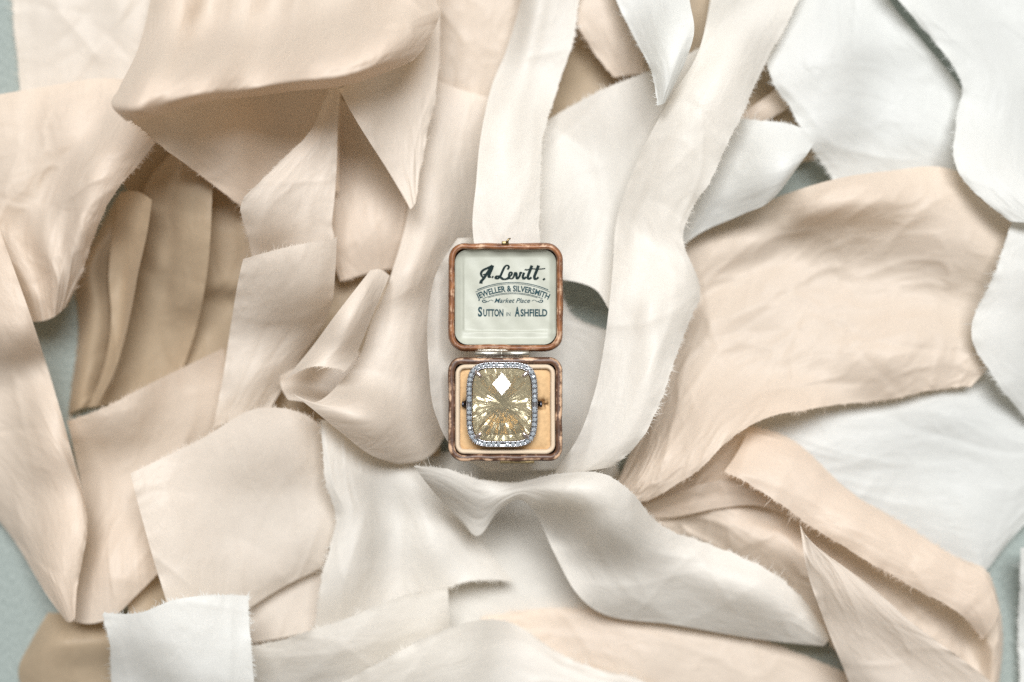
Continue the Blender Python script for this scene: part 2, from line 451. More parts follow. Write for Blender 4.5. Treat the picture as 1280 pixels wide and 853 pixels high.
# added brown sheets: their colour stands in for the deep shade of the gaps
patch('gap_shade_left', [[(330,270,0),(420,260,4),(540,250,0)], [(320,380,0),(430,380,6),(545,380,0)], [(330,480,0),(430,490,5),(550,480,0)], [(340,580,0),(440,580,4),(550,570,0)]], '', (1,1))
patch('gap_shade_fold', [[(140,140,0),(240,130,4),(440,110,0)], [(140,200,0),(240,190,5),(440,190,0)], [(180,270,0),(280,260,5),(430,260,0)], [(240,350,0),(310,345,4),(420,345,0)]], '', (1,1))
patch('gap_shade_low', [[(150,690,0),(160,760,5),(180,880,0)], [(300,690,0),(300,770,8),(310,900,0)], [(450,690,0),(450,770,6),(460,900,0)], [(520,700,0),(520,770,4),(520,900,0)]], '', (1,1))
# peach twist, lower right, then the wide peach ribbon that doubles back over it
patch('white_corner', [[(982,-100,0),(1050,-100,10),(1090,-100,2)], [(978,-10,0),(1040,-10,16),(1106,-10,10)], [(958,78,0),(1040,60,20),(1152,50,16)], [(990,140,2),(1070,120,20),(1130,110,14),(1197,104,6)], [(1016,186,2),(1090,170,18),(1160,160,20),(1240,170,2)], [(1042,228,2),(1110,225,12),(1185,225,10),(1264,276,1)], [(1060,270,0),(1120,270,4),(1185,275,4),(1250,300,0)]], 'L', (.8,.8), up_=14, und=2.5)
patch('peach_twist', [[(774,640,0),(779,643,2),(786,648,0)], [(850,600,0),(840,625,6),(822,658,2)], [(925,535,0),(905,585,8),(885,630,24),(868,682,2)], [(985,548,2),(962,590,26),(938,632,6),(922,660,20),(905,705,2)], [(1060,612,2),(1035,640,30),(1008,662,6),(985,682,24),(960,735,2)], [(1130,656,2),(1102,682,32),(1078,706,6),(1050,735,24),(1018,785,2)], [(1190,694,2),(1166,724,28),(1138,748,12),(1108,786,20),(1068,835,2)], [(1238,722,2),(1222,762,26),(1198,786,4),(1178,812,18),(1120,880,2)], [(1253,790,0),(1242,822,18),(1222,842,3),(1200,862,10),(1160,910,0)], [(1240,900,0),(1215,915,8),(1170,960,0)]], 'LR', (1.4,5.0), up_=3, flat=0.1, und=3, cz=1.6, crs=1.5)
patch('peach_twist', [[(776,641,6),(779,646,3),(784,650,0)], [(832,622,14),(838,632,6),(846,646,0)], [(882,604,16),(888,618,8),(896,636,0)], [(925,600,10),(934,615,6),(945,632,0)], [(965,615,0),(972,628,2),(980,642,0)]], '', (.3,.3), env=5, flat=0, und=0, flut=1, cz=1.6, crs=1.5)
patch('peach_twist', [[(935,540,2),(922,565,10),(905,590,10)], [(990,556,3),(972,585,14),(952,615,16)], [(1060,614,3),(1042,640,16),(1022,664,18)], [(1130,658,3),(1110,682,16),(1090,704,18)], [(1190,696,2),(1172,718,10),(1150,738,10)], [(1232,722,1),(1218,745,5),(1200,768,4)], [(1249,765,0),(1240,785,2),(1228,800,0)]], 'R', (.8,1.4), env=6, flat=0, und=0, flut=2, cz=1.6, crs=1.5)
patch('peach_wide', [[(1300,290,0),(1290,345,4),(1265,420,3),(1215,482,0)], [(1192,213,6),(1190,270,34),(1180,340,36),(1172,420,26),(1156,490,3)], [(1110,214,6),(1105,250,44),(1092,292,18),(1085,350,22),(1090,430,40),(1090,502,3)], [(1040,225,5),(1035,258,48),(1025,290,14),(1018,345,20),(1025,420,42),(1020,468,22),(1020,510,3)], [(960,251,3),(957,288,34),(955,330,14),(950,385,36),(962,440,30),(965,480,10),(950,526,4)], [(900,277,2),(896,312,24),(890,360,8),(890,410,32),(905,470,22),(915,510,6),(903,558,6)], [(850,300,2),(862,335,14),(868,375,6),(862,430,24),(872,490,28),(885,530,12),(880,582,8)], [(848,372,2),(842,420,10),(836,480,26),(836,540,34),(840,580,22),(830,616,6)], [(798,540,2),(800,562,16),(800,592,24),(796,630,6)], [(771,606,3),(771,617,8),(772,628,8),(776,639,3)]], 'R', (1,3.0), up_=6, flat=0.2, und=3, lift=1.05, crs=1.4)
patch('white_right', [[(1268,268,1),(1330,262,10),(1450,250,0)], [(1242,345,3),(1300,345,16),(1450,340,0)], [(1217,430,3),(1290,430,14),(1450,430,0)], [(1245,475,2),(1310,470,10),(1450,470,0)], [(1288,528,0),(1350,520,6),(1450,520,0)]], 'L', (.8,.8), up_=1, und=1)
patch('white_corner_low', [[(1070,-100,0),(1200,-100,10),(1450,-100,0)], [(1116,-8,3),(1180,0,14),(1290,0,20),(1450,0,0)], [(1160,42,4),(1220,45,14),(1300,45,22),(1450,45,0)], [(1200,98,2),(1240,95,12),(1310,90,22),(1450,90,0)], [(1196,150,1),(1235,150,12),(1310,150,16),(1450,150,0)], [(1196,212,3),(1240,215,14),(1320,220,14),(1450,210,0)], [(1263,277,4),(1300,280,8),(1350,285,6),(1450,280,0)]], 'L', (.8,.8), up_=3, und=1)
patch('white_tab', [[(835,180,0),(838,250,8),(840,325,0)], [(913,149,2),(905,205,26),(878,290,2)], [(960,152,2),(948,205,28),(928,268,2)], [(1002,160,1),(990,198,16),(968,247,1)], [(1017,180,0),(1011,190,4),(998,208,0)]], 'L', (.8,.5), up_=5, flat=0.3, und=2)
# left side
patch('shaded_end', [[(395,105,0),(455,140,6),(525,165,0)], [(402,190,0),(455,200,12),(522,225,3)], [(407,275,0),(455,265,26),(518,262,5)], [(412,310,0),(460,295,28),(514,295,5)], [(426,352,0),(465,340,14),(507,333,2)]], 'RE', (1.4,1.5))
patch('gold_folds', [[(228,195,10),(265,192,12),(308,205,8)], [(236,255,12),(280,262,10),(312,278,2)], [(236,340,8),(280,345,6),(316,340,0)], [(222,415,0),(265,425,2),(304,425,0)], [(190,495,0),(240,490,2),(292,490,0)]], '', (.5,.8), env=6, flat=0, und=0, crs=1.4)
patch('gold_folds', [[(214,192,4),(235,190,12),(266,190,18)], [(188,222,10),(225,220,24),(266,218,30)], [(176,252,12),(225,254,30),(265,250,34)], [(168,300,10),(220,300,28),(263,296,34)], [(162,340,4),(190,344,20),(215,342,18),(259,340,28)], [(148,415,0),(175,422,4),(205,425,4),(244,415,14)], [(112,510,0),(160,502,1),(220,482,4)]], '', (.8,1.4), env=6, flat=0, und=0, flut=1.5, crs=1.4)
patch('gold_folds', [[(143,252,4),(149,244,12),(158,242,14)], [(118,298,4),(131,291,24),(152,300,6)], [(93,342,4),(106,337,30),(140,348,2)], [(97,385,3),(114,379,28),(142,395,1)], [(98,418,3),(114,409,24),(138,432,1)], [(92,468,2),(106,462,18),(126,470,1)], [(86,518,0),(98,512,8),(111,508,2)]], 'LE', (.8,1.5), env=5, flat=0, und=0, flut=2, crs=1.4)
patch('gold_folds', [[(150,241,4),(168,239,18),(190,250,24)], [(140,300,1),(160,298,14),(183,296,32)], [(136,345,0),(154,342,12),(173,340,36)], [(139,395,0),(150,388,10),(166,378,34)], [(136,430,0),(146,424,10),(158,415,32)], [(126,470,0),(133,465,10),(144,462,28)], [(110,510,0),(114,508,5),(121,507,16)]], '', (.4,.6), env=5, flat=0, und=0, flut=1.5, step=2.2, crs=1.4)
patch('crumpled_left', [[(-120,140,0),(0,118,14),(60,108,12),(130,98,10),(200,108,0)], [(-120,195,0),(-20,178,22),(40,170,24),(80,165,36),(115,160,26),(160,152,38),(197,172,4)], [(-110,250,0),(-20,240,22),(25,238,34),(60,235,26),(95,232,40),(120,224,36),(147,237,4)], [(-70,330,0),(0,300,26),(30,300,22),(55,296,38),(80,292,24),(100,286,36),(120,288,4)], [(-15,370,0),(15,354,16),(32,352,28),(52,350,20),(70,346,30),(86,342,24),(102,342,2)], [(22,404,0),(36,402,8),(50,402,12),(68,396,10),(82,384,0)]], 'R', (1.2,2.6), up_=32, flat=0.15, und=5, cz=1.6, crs=1.5)
patch('big_fold', [[(162,148,40),(230,124,52),(300,106,56),(360,104,56),(428,100,44)], [(200,182,26),(260,172,36),(330,158,40),(424,150,30)], [(248,217,12),(290,212,18),(350,200,20),(424,192,12)], [(300,258,4),(330,250,8),(370,240,8),(424,240,0)]], 'L', (.6,.4), flat=0.2, und=0, lift=1.0)
patch('torn_left', [[(84,527,6),(130,510,14),(180,484,16),(278,436,10)], [(92,560,4),(115,555,6),(140,548,14),(190,538,18),(286,510,8)], [(104,640,0),(150,625,20),(185,612,16),(235,595,0)], [(90,722,0),(140,700,26),(175,690,18),(206,688,0)], [(86,775,0),(110,780,10),(140,772,12),(170,745,8),(202,712,0)]], 'SR', (.8,1.2), flat=0.2, und=3)
patch('pale_drop', [[(410,112,0),(417,110,2),(425,108,0)], [(384,168,2),(402,165,8),(422,158,1)], [(342,210,2),(380,208,14),(421,203,1)], [(302,257,2),(350,252,20),(385,250,18),(418,250,1)], [(308,288,1),(350,285,20),(385,282,18),(415,282,1)], [(314,318,1),(360,309,16),(390,302,15),(418,298,1)], [(310,350,0),(360,345,10),(415,335,0)]], 'L', (.5,.4), up_=16, env=16)
patch('pale_drop', [[(304,324,1),(360,309,14),(390,303,14),(421,298,1)], [(298,350,1),(350,345,20),(390,340,20),(419,340,1)], [(288,410,1),(340,405,22),(385,400,24),(411,392,1)], [(279,470,1),(315,468,18),(345,462,18),(372,455,1)], [(266,535,0),(295,525,8),(335,515,0)]], 'S', (.8,1.0), env=16, up_=3, flat=0.4, und=3)
patch('left_edge', [[(-190,320,0),(-90,290,20),(-8,268,0)], [(-180,450,0),(-70,425,34),(20,405,30),(46,418,3)], [(-110,545,0),(-40,525,36),(50,520,36),(85,548,4)], [(-45,605,0),(0,600,34),(60,600,40),(95,615,24),(109,650,3)], [(15,672,0),(35,675,24),(60,680,34),(90,690,18),(103,700,2)], [(60,746,0),(68,746,14),(80,745,18),(90,743,8),(96,740,0)], [(82,776,0),(86,778,3),(90,777,3),(94,772,0)]], '', (.7,.8), up_=14, flat=0.15, und=2, lift=0.9)
patch('square_panel', [[(275,715,0),(340,705,6),(420,690,0)], [(290,770,0),(340,760,8),(408,745,0)], [(300,806,0),(340,800,4),(390,790,0)]], '', (.8,.6), up_=2)
patch('square_panel', [[(163,592,1),(250,550,8),(328,510,6),(372,515,4),(405,535,1)], [(174,635,1),(200,625,12),(260,615,16),(340,590,14),(395,580,14),(413,585,1)], [(192,700,1),(215,695,14),(280,680,18),(350,660,18),(405,650,14),(422,650,2)], [(205,742,1),(230,738,14),(280,728,18),(350,712,14),(398,695,6),(404,703,1)], [(222,800,0),(270,790,6),(320,755,5),(365,728,4),(400,712,0)]], 'SR', (.6,.8), up_=9, env=22, flat=0.5, und=3)
# white cloth below the box
patch('white_flare', [[(402,525,0),(460,535,8),(535,555,0)], [(407,600,1),(450,598,14),(505,588,36),(540,604,8)], [(420,650,1),(450,650,26),(490,650,16),(530,642,42),(578,655,6)], [(404,715,1),(440,710,22),(495,702,8),(550,688,44),(612,692,8)], [(391,800,1),(450,780,14),(520,752,8),(590,726,40),(642,727,4)]], 'LE', (.6,.4), up_=4, flat=0.1, und=1.5, lift=0.75)
patch('white_low', [[(260,820,0),(270,860,6),(285,940,0)], [(315,808,0),(330,850,10),(345,940,0)], [(388,790,2),(405,840,20),(420,940,0)], [(470,758,2),(485,820,24),(500,940,0)], [(540,738,2),(550,790,16),(560,940,0)], [(560,735,1),(562,780,6),(575,940,0)]], 'L', (.8,.8), und=2.5)
patch('white_front', [[(420,858,0),(450,900,8),(480,960,0)], [(500,815,1),(530,870,14),(550,960,0)], [(565,784,2),(590,850,20),(610,960,0)], [(640,778,2),(660,850,18),(670,960,0)], [(700,818,2),(710,880,14),(710,960,0)], [(800,852,1),(800,900,8),(790,960,0)], [(880,890,0),(870,920,3),(850,960,0)]], 'L', (.8,.6), und=2.5)
# cream loop beside the box
patch('cream_loop', [[(350,470,0),(380,455,1),(450,440,0)], [(352,486,0),(392,482,1),(445,478,0)], [(360,500,0),(400,505,1),(450,510,0)]], '', (.3,.2), env=6, flat=0, und=0, crs=0.4)
patch('cream_loop', [[(463,338,3),(475,337,18),(487,345,26)], [(420,393,3),(442,394,30),(464,399,40)], [(385,440,3),(412,440,36),(442,450,46)], [(355,476,6),(388,459,36),(432,464,48)]], 'E', (.3,.2), env=14, flat=0.1, und=0, own=False, flut=1, crs=0.4)
patch('cream_loop', [[(535,95,0),(570,110,6),(625,125,0)], [(517,200,2),(555,200,14),(608,205,3)], [(506,285,6),(548,280,18),(602,285,5)], [(488,346,26),(512,342,32),(545,330,18),(590,320,2)], [(465,400,40),(490,405,48),(525,420,34),(565,430,2)], [(436,466,48),(460,475,54),(500,500,42),(530,520,24),(560,535,2)], [(393,503,30),(430,508,50),(470,535,44),(505,560,20),(535,572,2)], [(355,484,12),(385,507,28),(425,540,24),(470,572,8),(500,580,2)]], '', (.4,.4), env=10, flat=0.05, und=1, own=False, flut=1, crs=0.4)
patch('white_disc', [[(572,298,1),(620,296,6),(700,298,0)], [(546,340,2),(600,340,5),(702,340,1)], [(535,395,2),(600,395,5),(714,392,3)], [(536,460,2),(610,460,5),(720,432,4),(785,425,2)], [(545,520,2),(620,520,5),(740,505,10),(822,490,2)], [(566,560,2),(640,555,5),(735,550,8),(790,548,1)], [(610,590,1),(660,588,4),(740,586,1)]], 'R', (.4,.3), env=16, flat=0.3, und=0, up_=24, crs=0.4)
patch('pale_wedge', [[(424,112,2),(480,70,10),(550,-5,2)], [(436,135,2),(490,105,14),(549,60,2)], [(452,162,2),(495,140,18),(545,115,2)], [(484,212,2),(508,192,16),(533,172,2)], [(513,262,1),(517,258,3),(520,252,1)]], 'R', (.8,.6), up_=30)
patch('big_fold', [[(200,-120,0),(280,-120,12),(350,-120,4),(430,-120,14),(560,-120,0)], [(190,-10,4),(228,-10,30),(262,-6,14),(305,0,32),(345,0,18),(400,0,40),(455,0,26),(500,-2,34),(545,-5,6)], [(170,68,3),(208,66,40),(240,66,24),(285,66,46),(325,64,32),(385,60,56),(440,52,40),(495,44,46),(548,24,5)], [(148,112,2),(180,112,34),(215,110,32),(258,104,52),(305,100,44),(365,92,64),(425,88,48),(500,66,30),(534,54,4)], [(140,134,1),(165,140,26),(205,131,26),(255,120,46),(305,115,38),(365,106,54),(425,100,40),(495,78,20),(524,68,3)], [(158,152,0),(180,149,8),(212,141,8),(258,127,16),(308,122,12),(368,114,16),(428,108,10),(490,88,5),(516,76,1)]], '', (1.6,2.0), up_=40, flat=0.05, und=2, crs=1.5, cz=1.4)
patch('torn_square', [[(128,766,1),(175,766,10),(215,751,14),(310,745,1)], [(136,800,1),(190,798,16),(250,790,18),(312,790,1)], [(140,860,1),(220,855,16),(318,855,1)], [(140,950,0),(220,950,10),(318,950,0)]], 'LRS', (.7,.6), up_=8)
# white cloth above and beside the box
patch('white_cross', [[(600,185,0),(640,182,3),(686,150,3),(750,114,5),(830,82,5),(895,50,0)], [(597,225,0),(640,225,4),(700,215,5),(770,190,5),(840,165,4),(900,140,0)], [(592,285,1),(640,287,4),(700,285,5),(760,275,4),(820,255,3),(870,235,0)], [(600,345,0),(650,346,2),(703,344,3),(755,335,3),(800,325,3),(845,305,0)], [(600,352,0),(650,353,0),(704,350,2),(744,362,2),(768,395,2),(830,410,0)]], 'S', (.3,.3), und=2, env=24, flat=.2, flut=1)
patch('white_drop', [[(646,-110,0),(690,-110,12),(735,-110,0)], [(652,-5,2),(672,0,20),(690,0,12),(724,0,3)], [(634,60,2),(658,60,24),(680,60,12),(714,58,4)], [(614,110,2),(646,112,22),(665,115,10),(694,118,3)], [(601,170,2),(636,168,12),(655,168,6),(680,165,0)], [(595,230,2),(630,232,6),(675,230,0)], [(591,290,1),(630,298,3),(675,298,0)], [(600,345,0),(640,345,0),(680,345,0)]], 'R', (.3,.2), up_=1, env=16, flat=.2, und=0, flut=1, gap=1)
patch('white_long', [[(900,-110,0),(950,-110,10),(1015,-110,0)], [(888,0,2),(940,0,16),(1000,-5,2)], [(870,72,2),(910,65,18),(956,80,2)], [(836,126,2),(880,120,18),(926,146,2)], [(800,195,2),(845,190,14),(892,218,2)], [(770,280,2),(808,275,10),(854,298,2)], [(766,335,2),(790,328,14),(825,330,8),(875,360,3)], [(760,395,2),(790,392,6),(812,392,16),(838,392,8),(862,400,3)], [(754,440,2),(785,440,5),(822,440,16),(836,442,6),(846,444,2)], [(742,495,2),(775,498,6),(808,502,12),(824,506,2)], [(722,548,1),(755,550,6),(780,553,8),(797,555,1)], [(692,592,0),(725,590,4),(764,584,0)]], 'R', (.5,.5), env=13, up_=3, und=1, flat=0.2)
patch('white_flap', [[(752,-110,0),(800,-110,10),(850,-110,0)], [(768,-5,2),(815,0,20),(862,0,3)], [(794,50,2),(832,55,22),(867,45,3)], [(815,92,2),(834,95,14),(852,88,2)], [(822,132,0),(827,131,3),(832,128,0)]], 'L', (.5,.4), up_=8, flat=0.3, und=2)
patch('white_sweep', [[(517,582,0),(530,600,5),(546,620,2)], [(556,586,1),(564,612,22),(574,648,16)], [(598,600,1),(604,628,34),(600,669,26)], [(626,603,1),(626,620,38),(622,640,40)], [(652,602,1),(649,612,38),(646,625,42)], [(702,592,1),(686,612,50),(668,641,62)], [(752,592,1),(724,632,74),(692,690,66)], [(787,613,1),(756,664,84),(735,700,70),(718,738,40)], [(822,653,2),(802,688,70),(775,740,48),(752,767,6)], [(890,682,3),(875,720,46),(855,760,28),(842,781,1)], [(965,716,3),(955,745,36),(945,780,22),(940,798,1)], [(1005,752,2),(1000,775,18),(992,795,10),(988,804,1)], [(1036,798,1),(1034,803,3),(1029,808,0)]], 'L', (.6,.4), up_=3, flat=0.15, und=0, flut=1, lift=0.95)
patch('cream_tail', [[(1000,656,0),(1006,668,8),(1012,684,1)], [(1007,705,1),(1030,700,16),(1066,716,2)], [(1028,770,1),(1055,765,22),(1100,768,18),(1142,780,2)], [(1060,850,1),(1090,848,20),(1150,848,18),(1238,852,2)], [(1095,940,0),(1180,940,10),(1310,920,0)]], 'R', (.6,.7), up_=4, flat=0.3, und=2)

G_ = 'torn silk ribbons heaped around the ring box'
for key, mat, label in (
    ('hollow', 'ivory', 'ivory silk lying in the shaded hollow under the white sweep below the box'),
    ('peach_bottom', 'blush', 'pale peach ribbon along the bottom edge, under the white sweeping ribbon'),
    ('top_left_strip', 'cream', 'pale beige upright strip in the top left corner beside the cloth'),
    ('top_gold', 'blush', 'golden beige ribbon at the top between the big fold and the white drop'),
    ('top_brown', 'champagne', 'ribbon in the top centre gaps, its shade put in as brown colour'),
    ('top_wedge', 'blush', 'small peach wedge of ribbon at the top, left of the white flap'),
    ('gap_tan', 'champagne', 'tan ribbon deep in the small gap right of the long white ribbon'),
    ('gap_strap', 'blush', 'thin peach strap crossing the small dark gap near the white corner'),
    ('gap_shade_left', 'champagne', 'added tan sheet standing in for shade in the gap behind the open cream cone'),
    ('gap_shade_fold', 'champagne', 'added brown sheet standing in for deep shade under the big peach fold'),
    ('gap_shade_low', 'champagne', 'added brown sheet standing in for shade beside the cream panel and torn square'),
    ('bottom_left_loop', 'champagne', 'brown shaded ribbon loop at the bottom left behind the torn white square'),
    ('white_corner_low', 'white', 'white ribbon in the top right corner beyond the dark slit'),
    ('white_right', 'white', 'white ribbon at the right edge beside the wide peach ribbon'),
    ('white_lower_right', 'white', 'broad cool white ribbon at the right under the wide peach ribbon'),
    ('right_sliver', 'white', 'thin white sliver at the bottom right edge beyond the bare cloth'),
    ('peach_twist', 'blush', 'crumpled peach ribbon twisting down to the bottom right corner'),
    ('peach_wide', 'blush', 'widest peach ribbon with a soft dip, right of the box'),
    ('white_corner', 'white', 'white ribbon with frayed edge and dark slit at the top right'),
    ('white_tab', 'white', 'white folded tab pointing right above the wide peach ribbon'),
    ('shaded_end', 'blush', 'frayed beige ribbon end in shade between the two pale strips'),
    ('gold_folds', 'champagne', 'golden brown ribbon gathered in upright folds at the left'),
    ('crumpled_left', 'blush', 'crumpled beige ribbon at the left edge under the big peach fold'),
    ('big_fold', 'blush', 'large peach ribbon folded over with shaded underside at the top left'),
    ('torn_left', 'blush', 'peach ribbon with torn upper edge below the golden brown folds'),
    ('pale_drop', 'cream', 'long pale strip hanging down from the big fold, creased midway'),
    ('left_edge', 'blush', 'smooth peach ribbon at the left edge tapering to a folded point'),
    ('square_panel', 'cream', 'broad cream panel of ribbon at the lower left with frayed top'),
    ('white_flare', 'ivory', 'white ribbon flaring down from the box to a frayed end'),
    ('white_low', 'ivory', 'white ribbon at the bottom beside the torn square'),
    ('white_front', 'ivory', 'white ribbon at the bottom edge lapping over the pale peach one'),
    ('cream_loop', 'cream', 'cream ribbon curled into an open cone left of the ring box'),
    ('white_disc', 'ivory', 'rounded white ribbon lying directly under the ring box'),
    ('pale_wedge', 'cream', 'pointed cream strip with frayed edge hanging below the big fold'),
    ('torn_square', 'white', 'cool white torn square ribbon end at the bottom left'),
    ('white_cross', 'ivory', 'ivory ribbon crossing diagonally just above the box lid'),
    ('white_long', 'ivory', 'long ivory ribbon winding from the top down past the box'),
    ('white_flap', 'white', 'short white flap hanging from the top centre to a point'),
    ('white_drop', 'ivory', 'creased white ribbon dropping from the top towards the lid'),
    ('white_sweep', 'ivory', 'white ribbon sweeping from under the box to the lower right'),
    ('cream_tail', 'cream', 'cream ribbon tail with frayed edge at the bottom right'),
):
    finish_ribbon(key, 'silk_ribbon', mat, label, G_)
# ------------------------------------------------------------------ ring box
BX, BY = 631.5, 512.0
def under(x0, y0, x1, y1):
    return HF[int((y0 - Y0) / CELL):int((y1 - Y0) / CELL), int((x0 - X0) / CELL):int((x1 - X0) / CELL)]
DEPTH = 52.0
z_rest = float(np.percentile(under(568, 455, 695, 570), 97))
ZR = z_rest + DEPTH + 0.5
KB = (HC - ZR) / HC * S
print('box rests at', z_rest, 'rim', ZR, 'lid floor', float(under(565, 310, 700, 436).max()))
box = bpy.data.objects.new('ring_box', None)
col.objects.link(box)
box.location = world_xy(BX, BY, ZR)
box.empty_display_size = 0.01
box['label'] = 'open antique brown leather ring box with printed lid lining'
box['category'] = 'ring box'

def L3(px, py, dz):
    return ((px - BX) * KB, -(py - BY) * KB, dz * KB)

def rrect(hw, hh, r, n=9):
    r = max(r, 0.6)
    pts = []
    for cx, cy, a0 in ((hw - r, hh - r, 0), (-hw + r, hh - r, 90), (-hw + r, -hh + r, 180), (hw - r, -hh + r, 270)):
        for i in range(n):
            a = math.radians(a0 + 90 * i / (n - 1))
            pts.append((cx + r * math.cos(a), cy + r * math.sin(a)))
    # points along straight runs so the skin can undulate
    out = []
    for i, p in enumerate(pts):
        q = pts[(i + 1) % len(pts)]
        out.append(p)
        d = math.dist(p, q)
        if d > 12:
            m = int(d / 5)
            out += [(p[0] + (q[0] - p[0]) * k / m, p[1] + (q[1] - p[1]) * k / m) for k in range(1, m)]
    return out

def shell(name, cpx, cpy, hw, hh, r, rings, mat, parent, cap_first=False, cap_last=False, wob=0.0, seed=1):
    """rings: (inset, height, wear)"""
    V, F, wear = [], [], []
    n0 = len(rrect(hw, hh, r))
    base = rrect(hw, hh, r)
    nor = []
    for i in range(n0):
        a, b = base[i - 1], base[(i + 1) % n0]
        t = Vector((b[0] - a[0], b[1] - a[1])).normalized()
        nor.append((t.y, -t.x))
    for ins, h, w in rings:
        for i, (x, y) in enumerate(base):
            ww = wob * float(value_noise(np.array([i * 0.31]), np.array([h * 0.06]), seed)[0])
            ii = ins + ww * (0.5 + 0.5 * w)
            V.append(L3(cpx + x - nor[i][0] * ii, cpy - (y - nor[i][1] * ii), h + ww * 0.5 * w))
            wear.append(w)
    for k in range(len(rings) - 1):
        for i in range(n0):
            j = (i + 1) % n0
            F.append((k * n0 + i, k * n0 + j, (k + 1) * n0 + j, (k + 1) * n0 + i))
    if cap_first: F.append(tuple(reversed(range(n0))))
    if cap_last: F.append(tuple((len(rings) - 1) * n0 + i for i in range(n0)))
    me = mesh_from(name, V, F)
    at = me.attributes.new('wear', 'FLOAT', 'POINT')
    at.data.foreach_set('value', wear)
    return link(name, me, mat, parent)

def leather(name, dark, light):
    m, nt, N, L = new_mat(name)
    out = N.new('ShaderNodeOutputMaterial')
    p = N.new('ShaderNodeBsdfPrincipled'); p.inputs['Roughness'].default_value = 0.42; p.inputs['Specular IOR Level'].default_value = 0.45
    tc = N.new('ShaderNodeTexCoord')
    n = N.new('ShaderNodeTexNoise'); n.inputs['Scale'].default_value = 320; n.inputs['Detail'].default_value = 6
    n2 = N.new('ShaderNodeTexNoise'); n2.inputs['Scale'].default_value = 170; n2.inputs['Detail'].default_value = 7; n2.inputs['Roughness'].default_value = 0.65
    L.new(tc.outputs['Object'], n.inputs['Vector']); L.new(tc.outputs['Object'], n2.inputs['Vector'])
    cr = N.new('ShaderNodeValToRGB')
    cr.color_ramp.elements[0].position = 0.3; cr.color_ramp.elements[0].color = dark
    cr.color_ramp.elements[1].position = 0.72; cr.color_ramp.elements[1].color = light
    L.new(n.outputs['Fac'], cr.inputs[0])
    a = N.new('ShaderNodeAttribute'); a.attribute_name = 'wear'
    ad = N.new('ShaderNodeMath'); ad.operation = 'MULTIPLY_ADD'; ad.inputs[1].default_value = 0.26
    L.new(a.outputs['Fac'], ad.inputs[0]); L.new(n2.outputs['Fac'], ad.inputs[2])
    mr = N.new('ShaderNodeMapRange'); mr.inputs['From Min'].default_value = 0.69; mr.inputs['From Max'].default_value = 0.82
    L.new(ad.outputs[0], mr.inputs[0])
    mx = N.new('ShaderNodeMix'); mx.data_type = 'RGBA'
    L.new(mr.outputs[0], mx.inputs['Factor']); L.new(cr.outputs[0], mx.inputs['A']); mx.inputs['B'].default_value = (0.56, 0.37, 0.24, 1)
    L.new(mx.outputs['Result'], p.inputs['Base Color'])
    b = N.new('ShaderNodeBump'); b.inputs['Strength'].default_value = 0.45; b.inputs['Distance'].default_value = 0.0005
    L.new(n2.outputs['Fac'], b.inputs['Height']); L.new(b.outputs[0], p.inputs['Normal'])
    L.new(p.outputs[0], out.inputs[0])
    return m
M['leather'] = leather('worn_brown_leather', (0.05, 0.024, 0.015, 1), (0.13, 0.062, 0.034, 1))
M['lid_leather'] = leather('worn_tan_leather', (0.11, 0.04, 0.018, 1), (0.31, 0.13, 0.052, 1))
M['velvet'] = simple('cream_velvet', (0.56, 0.45, 0.33, 1), 0.8, 0, 0.2, 0.07, 1500, 0.25)
M['pad'] = simple('golden_velvet', (0.52, 0.345, 0.18, 1), 0.75, 0, 0.2, 0.12, 700, 0.3)
M['satin'] = simple('aged_satin', (0.385, 0.395, 0.335, 1), 0.45, 0, 0.4, 0.06, 260, 0.15)
M['print'] = simple('dark_green_print', (0.012, 0.022, 0.022, 1), 0.6, 0, 0.06)
M['print2'] = simple('teal_print', (0.022, 0.055, 0.065, 1), 0.6, 0, 0.06)
M['nickel'] = simple('tarnished_nickel', (0.50, 0.48, 0.42, 1), 0.38, 1.0, 0.5, 0.2, 500, 0.2)
M['brass'] = simple('dull_brass', (0.30, 0.23, 0.12, 1), 0.4, 1.0, 0.5, 0.25, 500, 0.2)

# lower half
bs = shell('base_shell', 631.5, 512, 71.5, 65, 17,
      [(5, -DEPTH, 0), (1.5, -DEPTH + 2.5, .6), (0.5, -36, 0), (0, -16, 0), (1.0, -14.5, .3), (0.3, -13, .3), (0, -5, .3), (0.8, -1.8, .8), (2.6, -0.2, 1), (5.5, 0.2, .25), (7.6, -0.8, .7), (8.6, -3, .3), (8.8, -30, 0)],
      M['leather'], box, cap_first=True, wob=0.9, seed=3)
shell('lining_rim', 631.5, 512, 62.6, 56.2, 12, [(0, -10, 0), (0.1, -2, 0), (1.2, 0.4, 0), (3.0, 1.2, 0), (4.8, 0.3, 0), (6.0, -2.5, 0), (6.5, -8, 0)], M['velvet'], box, wob=0.5, seed=8)

def rounded_sheet(name, cpx, cpy, hw, hh, r, nr, zf, mat):
    """a sheet filling a rounded rectangle, in rings from its middle out."""
    V, F = [], []
    n = None
    for k in range(1, nr + 1):
        t = k / nr
        ring_ = rrect(hw, hh, r)
        n = len(ring_)
        for x, y in ring_:
            x, y = x * t, y * t
            V.append(L3(cpx + x, cpy - y, zf(x, y, (1 - t) * min(hw, hh))))
    for k in range(nr - 1):
        for i in range(n):
            j = (i + 1) % n
            F.append((k * n + i, (k + 1) * n + i, (k + 1) * n + j, k * n + j))
    F.append(tuple(range(n)))
    return link(name, mesh_from(name, V, F), mat, box)

